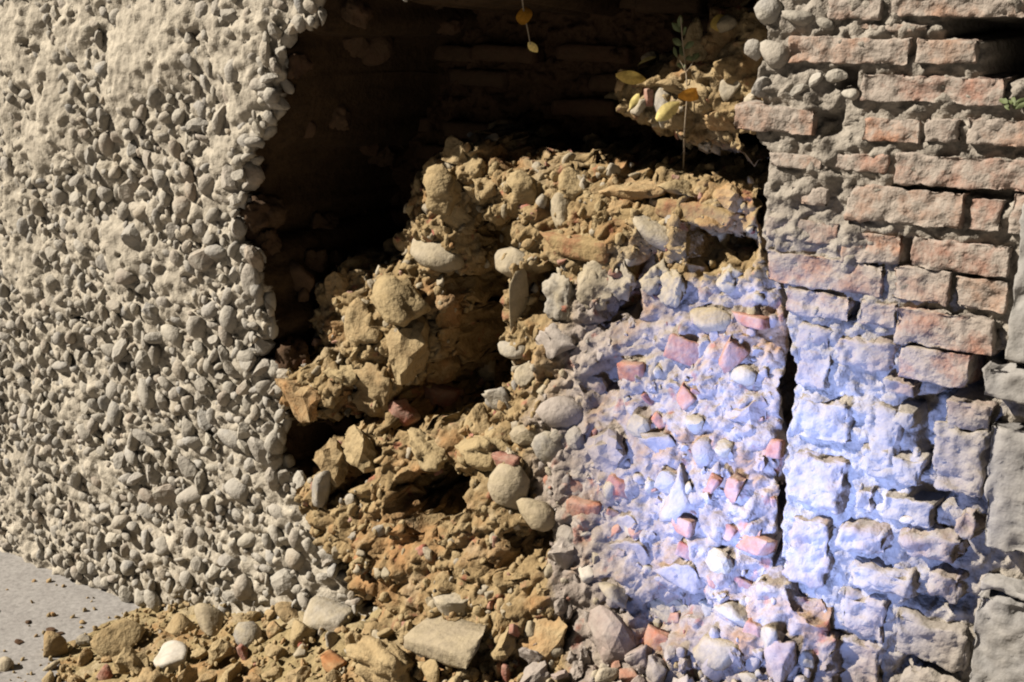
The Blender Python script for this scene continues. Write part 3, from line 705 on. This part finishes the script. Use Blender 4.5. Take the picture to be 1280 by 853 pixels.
for (x, y, w, h, me0, mt, lab, turn) in NAMED:
    q, t = heap_hit(x, y + h * .2); k = t / F_PX
    m_ = me0.copy(); m_.materials.clear(); m_.materials.append(mt)
    o = put('brick_chunk' if 'brick' in lab.split(' lying')[0] and 'chunk of' in lab else 'rubble_stone', m_, (q[0], q[1], q[2] + h * k * .22), (random.uniform(-.2, .2), turn, random.uniform(-.3, .3)), (w * k / 2, (w + h) * k / 4, h * k / 2 * 1.1))
    tag(o, lab, 'stone' if mt is not M_ORANGE else 'brick')
rg = random.Random(9); placed = [(x, y, w / 2) for x, y, w, *_ in NAMED]; n = 0
crumbs, HEAPED = [], []
for k in range(4200):
    x, y = rg.uniform(60, 1010), rg.uniform(768, 880)
    if y < 768 + max(0, (330 - x)) * .16 + (22 if 400 < x < 700 else 0) - .0: continue
    if x > 680 and y < 818: continue
    big = k < 1400
    w = rg.uniform(22, 52) if big else rg.uniform(8, 24)
    if any(abs(x - a) < .37 * (w + b * 2) and abs(y - c) < .28 * (w + b * 2) for a, c, b in placed): continue
    q, t = heap_hit(x, y)
    if q[1] > .03: continue
    kk = t / F_PX; placed.append((x, y, w / 2)); r = w * kk / 2
    xx = rg.random(); v = rg.choice(V_HEAP if xx < .72 else (V_HSTONE if xx < .93 else V_FRAG)); v = rg.choice(V_LIME) if x > 640 and xx < .72 else v; r = min(r, 12 * kk) if xx >= .93 else r
    rot = (rg.uniform(0, 6), rg.uniform(0, 6), rg.uniform(0, 6)); sc = (r * rg.uniform(1, 1.3), r * rg.uniform(.8, 1.1), r * rg.uniform(.8, 1.1))
    if n < 290 and w > 9:
        kd = 0 if xx < .72 else (1 if xx < .93 else 2)
        o = put(('rubble_clod', 'rubble_stone', 'brick_piece')[kd], v, (q[0], q[1], q[2] + r * .25), rot, sc); n += 1
        HEAPED.append((sum(1 for e in (170, 300, 400, 480, 640, 800, 900) if x > e), kd, r, o))
    else: crumbs.append((rg.choice(V_CRUMB), mtx((q[0], q[1], q[2] + r * .25), rot, sc)))
for k in range(2600):
    gs, gy = rg.uniform(-2.0, 1.2), rg.uniform(-.75, .02)
    hz = float(heap_h(gs, gy)); r = rg.choice((.003, .004, .005, .007, .010))
    if hz < -.02 and rg.random() > .25 * math.exp(8 * min(0, hz)): continue
    crumbs.append((rg.choice(V_CRUMB), mtx((gs, gy, max(0, hz) + r * .3 + (.012 if hz > .03 else 0)), (rg.uniform(0, 6), rg.uniform(0, 6), rg.uniform(0, 6)), (r * 1.2, r, r))))
if crumbs: tag(joined('rubble_crumbs', crumbs, M_CLOD), 'small earth crumbs strewn between the stones of the rubble heap', 'crumbs', None, 'stuff')
ZONES = ['at the pavement end of the heap', 'beside the whitish flat stone', 'between whitish stone and orange chunk', 'around the orange brick chunk',
         'around the largest pale slab', 'below the blue-lit rubble face', 'under the face\'s red fragments', 'nearest the foot of the brick pier']
for zi in range(8):
    for kd in range(3):
        L = sorted([h for h in HEAPED if h[0] == zi and h[1] == kd], key=lambda h: -h[2])
        what, cat = (('ochre clod' if zi < 5 else 'pinkish grey clod', 'clod'), ('grey dusty stone', 'stone'), ('red brick piece', 'brick'))[kd]
        for i, h in enumerate(L):
            if len(L) == 1: lab = 'only %s in the rubble %s' % (what, ZONES[zi])
            elif i < 8: lab = '%s %s in the rubble %s' % (('largest', 'second largest', 'third largest', 'fourth largest', 'fifth largest', 'sixth largest', 'seventh largest', 'eighth largest')[i], what, ZONES[zi])
            elif i == len(L) - 1: lab = 'smallest %s in the rubble %s' % (what, ZONES[zi])
            else: lab = 'lesser %s in the rubble %s' % (what, ZONES[zi])
            tag(h[3], lab, cat, 'rubble lying in the heap')
# dark bits lying on the pavement
for (x, y, w, lab) in [(24, 803, 12, 'small dark chip on the pavement nearest the lower left stone'), (64, 789, 13, 'dark flake on the pavement nearest the rubble heap'), (36, 778, 9, 'tiny dark chip on the pavement farthest from the rubble heap'),
                       (74, 793, 10, 'dark crumb beside the dark flake on the pavement')]:
    gx, gy = on_ground(x, y); r = w / F_PX * 3.8 / 2
    m_ = SHARDS[w % 12].copy(); m_.materials.clear(); m_.materials.append(M_BDARK)
    tag(put('stone_chip', m_, (gx, gy, r * .2), (0, 0, w), (r * 1.3, r, r * .5)), lab, 'stone chip')

# ------------------------------------------------------------------ leaves and the dry weed in the hole
def leaf_mesh(name, mat, L, Wd, curl, seed):
    n, m = 9, 5; V = []; F = []
    for i in range(n):
        t = i / (n - 1); w = Wd * math.sin(math.pi * min(1, t * .93 + .05)) ** .8
        for j in range(m):
            u = j / (m - 1) * 2 - 1
            V.append((u * w / 2, curl * L * (t * t) + .25 * abs(u) * w * .6 + .03 * L * math.sin(5 * t + seed + u), t * L))
    for i in range(n - 1):
        for j in range(m - 1): a = i * m + j; F.append((a, a + 1, a + m + 1, a + m))
    V = np.array(V); nv = len(V); B = V + np.array((0, .0006, 0)); F = np.array(F)
    me = mesh_np(name, np.concatenate([V, B]), np.concatenate([F, F[:, ::-1] + nv])); me.materials.append(mat); return me
LEAVES = [(786, 98, None, 38, 17, M_LEAFY, 1.75, 'pale yellow leaf lying flat farthest along the ledge in the hole'),
          (866, 119, None, 40, 17, M_LEAFO, 1.45, 'orange leaf behind the dry weed stem in the hole'),
          (902, 28, None, 30, 22, M_LEAFY, 1.3, 'yellow leaf near the top corner of the hole beside the brick pier'),
          (832, 140, None, 34, 20, M_LEAFP, .9, 'broad pale leaf on the ledge under the orange leaf'),
          (808, 78, None, 26, 12, M_LEAFP, 1.1, 'narrow pale leaf on the ledge above the flat yellow leaf'),
          (792, 126, None, 24, 10, M_LEAFP, .4, 'small curled pale leaf below the flat yellow leaf')]
def put_leaf(i, x, y, dep, L, wd, mt, ang, par=None):
    if dep is None: dep = core_hit(x, y)[1] - .055
    s, z = W(x, y, dep); q = px_size(x, y, dep); L, wd = L * q, wd * q
    return put('leaf', leaf_mesh('leaf_%d' % i, mt, L, wd, .35, i), (s - math.sin(ang) * L / 2, dep, z - math.cos(ang) * L / 2), (random.uniform(-.5, .1), ang, .35), (1, 1, 1), par)
for i, (x, y, dep, L, wd, mt, ang, lab) in enumerate(LEAVES): tag(put_leaf(i, x, y, dep, L, wd, mt, ang), lab, 'leaf')
wd0 = bpy.data.objects.new('dry_weed', None); COL.objects.link(wd0)
tag(wd0, 'thin dry weed with green leaflets hanging in the upper part of the hole', 'weed')
def tube(pts, r0, r1, n=6):
    pts = np.array(pts, float); V, F = [], []
    for i, c in enumerate(pts):
        r = r0 + (r1 - r0) * i / (len(pts) - 1)
        for k in range(n): a = 2 * math.pi * k / n; V.append(c + r * np.array((math.cos(a), math.sin(a), 0)))
    for i in range(len(pts) - 1):
        for k in range(n): F.append((i * n + k, i * n + (k + 1) % n, (i + 1) * n + (k + 1) % n, (i + 1) * n + k))
    return np.array(V), np.array(F)
def px_line(pl, dep): return [(W(x, y, d)[0], d, W(x, y, d)[1]) for (x, y), d in zip(pl, dep)]
wpts = [(851, 22), (853, 50), (856, 75), (858, 95), (859, 120), (857, 145), (855, 170), (855, 190), (854, 206)]
wpts[-1] = (854, 214); wb = core_hit(854, 214)[1] + .01
wdep = [min(.16 + (wb - .16) * i / 8, core_hit(*c)[1] - .012 if i < 8 else 9) for i, c in enumerate(wpts)]
link('stem', mesh_np('weed_stem', *tube(px_line(wpts, wdep), .0012, .0022)), M_TWIG, wd0)
for a, b in [((858, 92), (846, 70)), ((858, 90), (868, 74))]:
    link('twig', mesh_np('weed_twig', *tube(px_line([a, ((a[0] + b[0]) / 2 + 1, (a[1] + b[1]) / 2), b], [wdep[3], wdep[3] - .002, wdep[3]]), .0014, .0008)), M_TWIG, wd0)
for i, (x, y, ang, L) in enumerate([(851, 40, -.8, 16), (853, 44, .8, 14), (852, 56, -1.2, 18), (855, 60, 1.1, 16), (854, 70, -.6, 15), (857, 74, 1.3, 18), (856, 84, -1.3, 14), (849, 34, .1, 14), (866, 76, .6, 12), (846, 72, -.5, 14)]):
    dl = float(np.interp(y, [c[1] for c in wpts], wdep)); s, z = W(x, y, dl); q = px_size(x, y, dl)
    put('leaflet', leaf_mesh('weed_leaf_%d' % i, M_LEAFG, L * q, L * q * .5, .2, i), (s, dl, z), (random.uniform(-.4, .4), ang, random.uniform(-.5, .5)), (1, 1, 1), wd0)
ht = bpy.data.objects.new('hanging_twig', None); COL.objects.link(ht)
tag(ht, 'thin bare twig with a bright orange leaf hanging at the top of the hole', 'twig')
link('stem', mesh_np('twig_stem', *tube(px_line([(640, -130), (646, -60), (651, -20), (654, 10), (660, 40), (663, 56)], [.03, .07, .10, .12, .13, .14]), .003, .0012)), M_TWIG, ht)
put_leaf(20, 652, 15, .10, 30, 22, M_LEAFO, -.15, ht); put_leaf(21, 665, 62, .135, 20, 11, M_LEAFP, 2.6, ht)
for (x, y, lab) in [(1268, 128, 'tuft of small green weeds between bricks at the right edge'), ]:
    t = bpy.data.objects.new('wall_weed', None); COL.objects.link(t); tag(t, lab, 'weed')
    for i in range(9):
        s, z = W(x + random.uniform(-8, 8), y + random.uniform(-10, 10)); q = px_size(x, y)
        put('leaflet', leaf_mesh('tuft_leaf_%d' % i, M_LEAFG, 14 * q, 6 * q, .3, i), (s, -.012, z), (random.uniform(-.9, .2), random.uniform(-2, 2), random.uniform(-.5, .5)), (1, 1, 1), t)
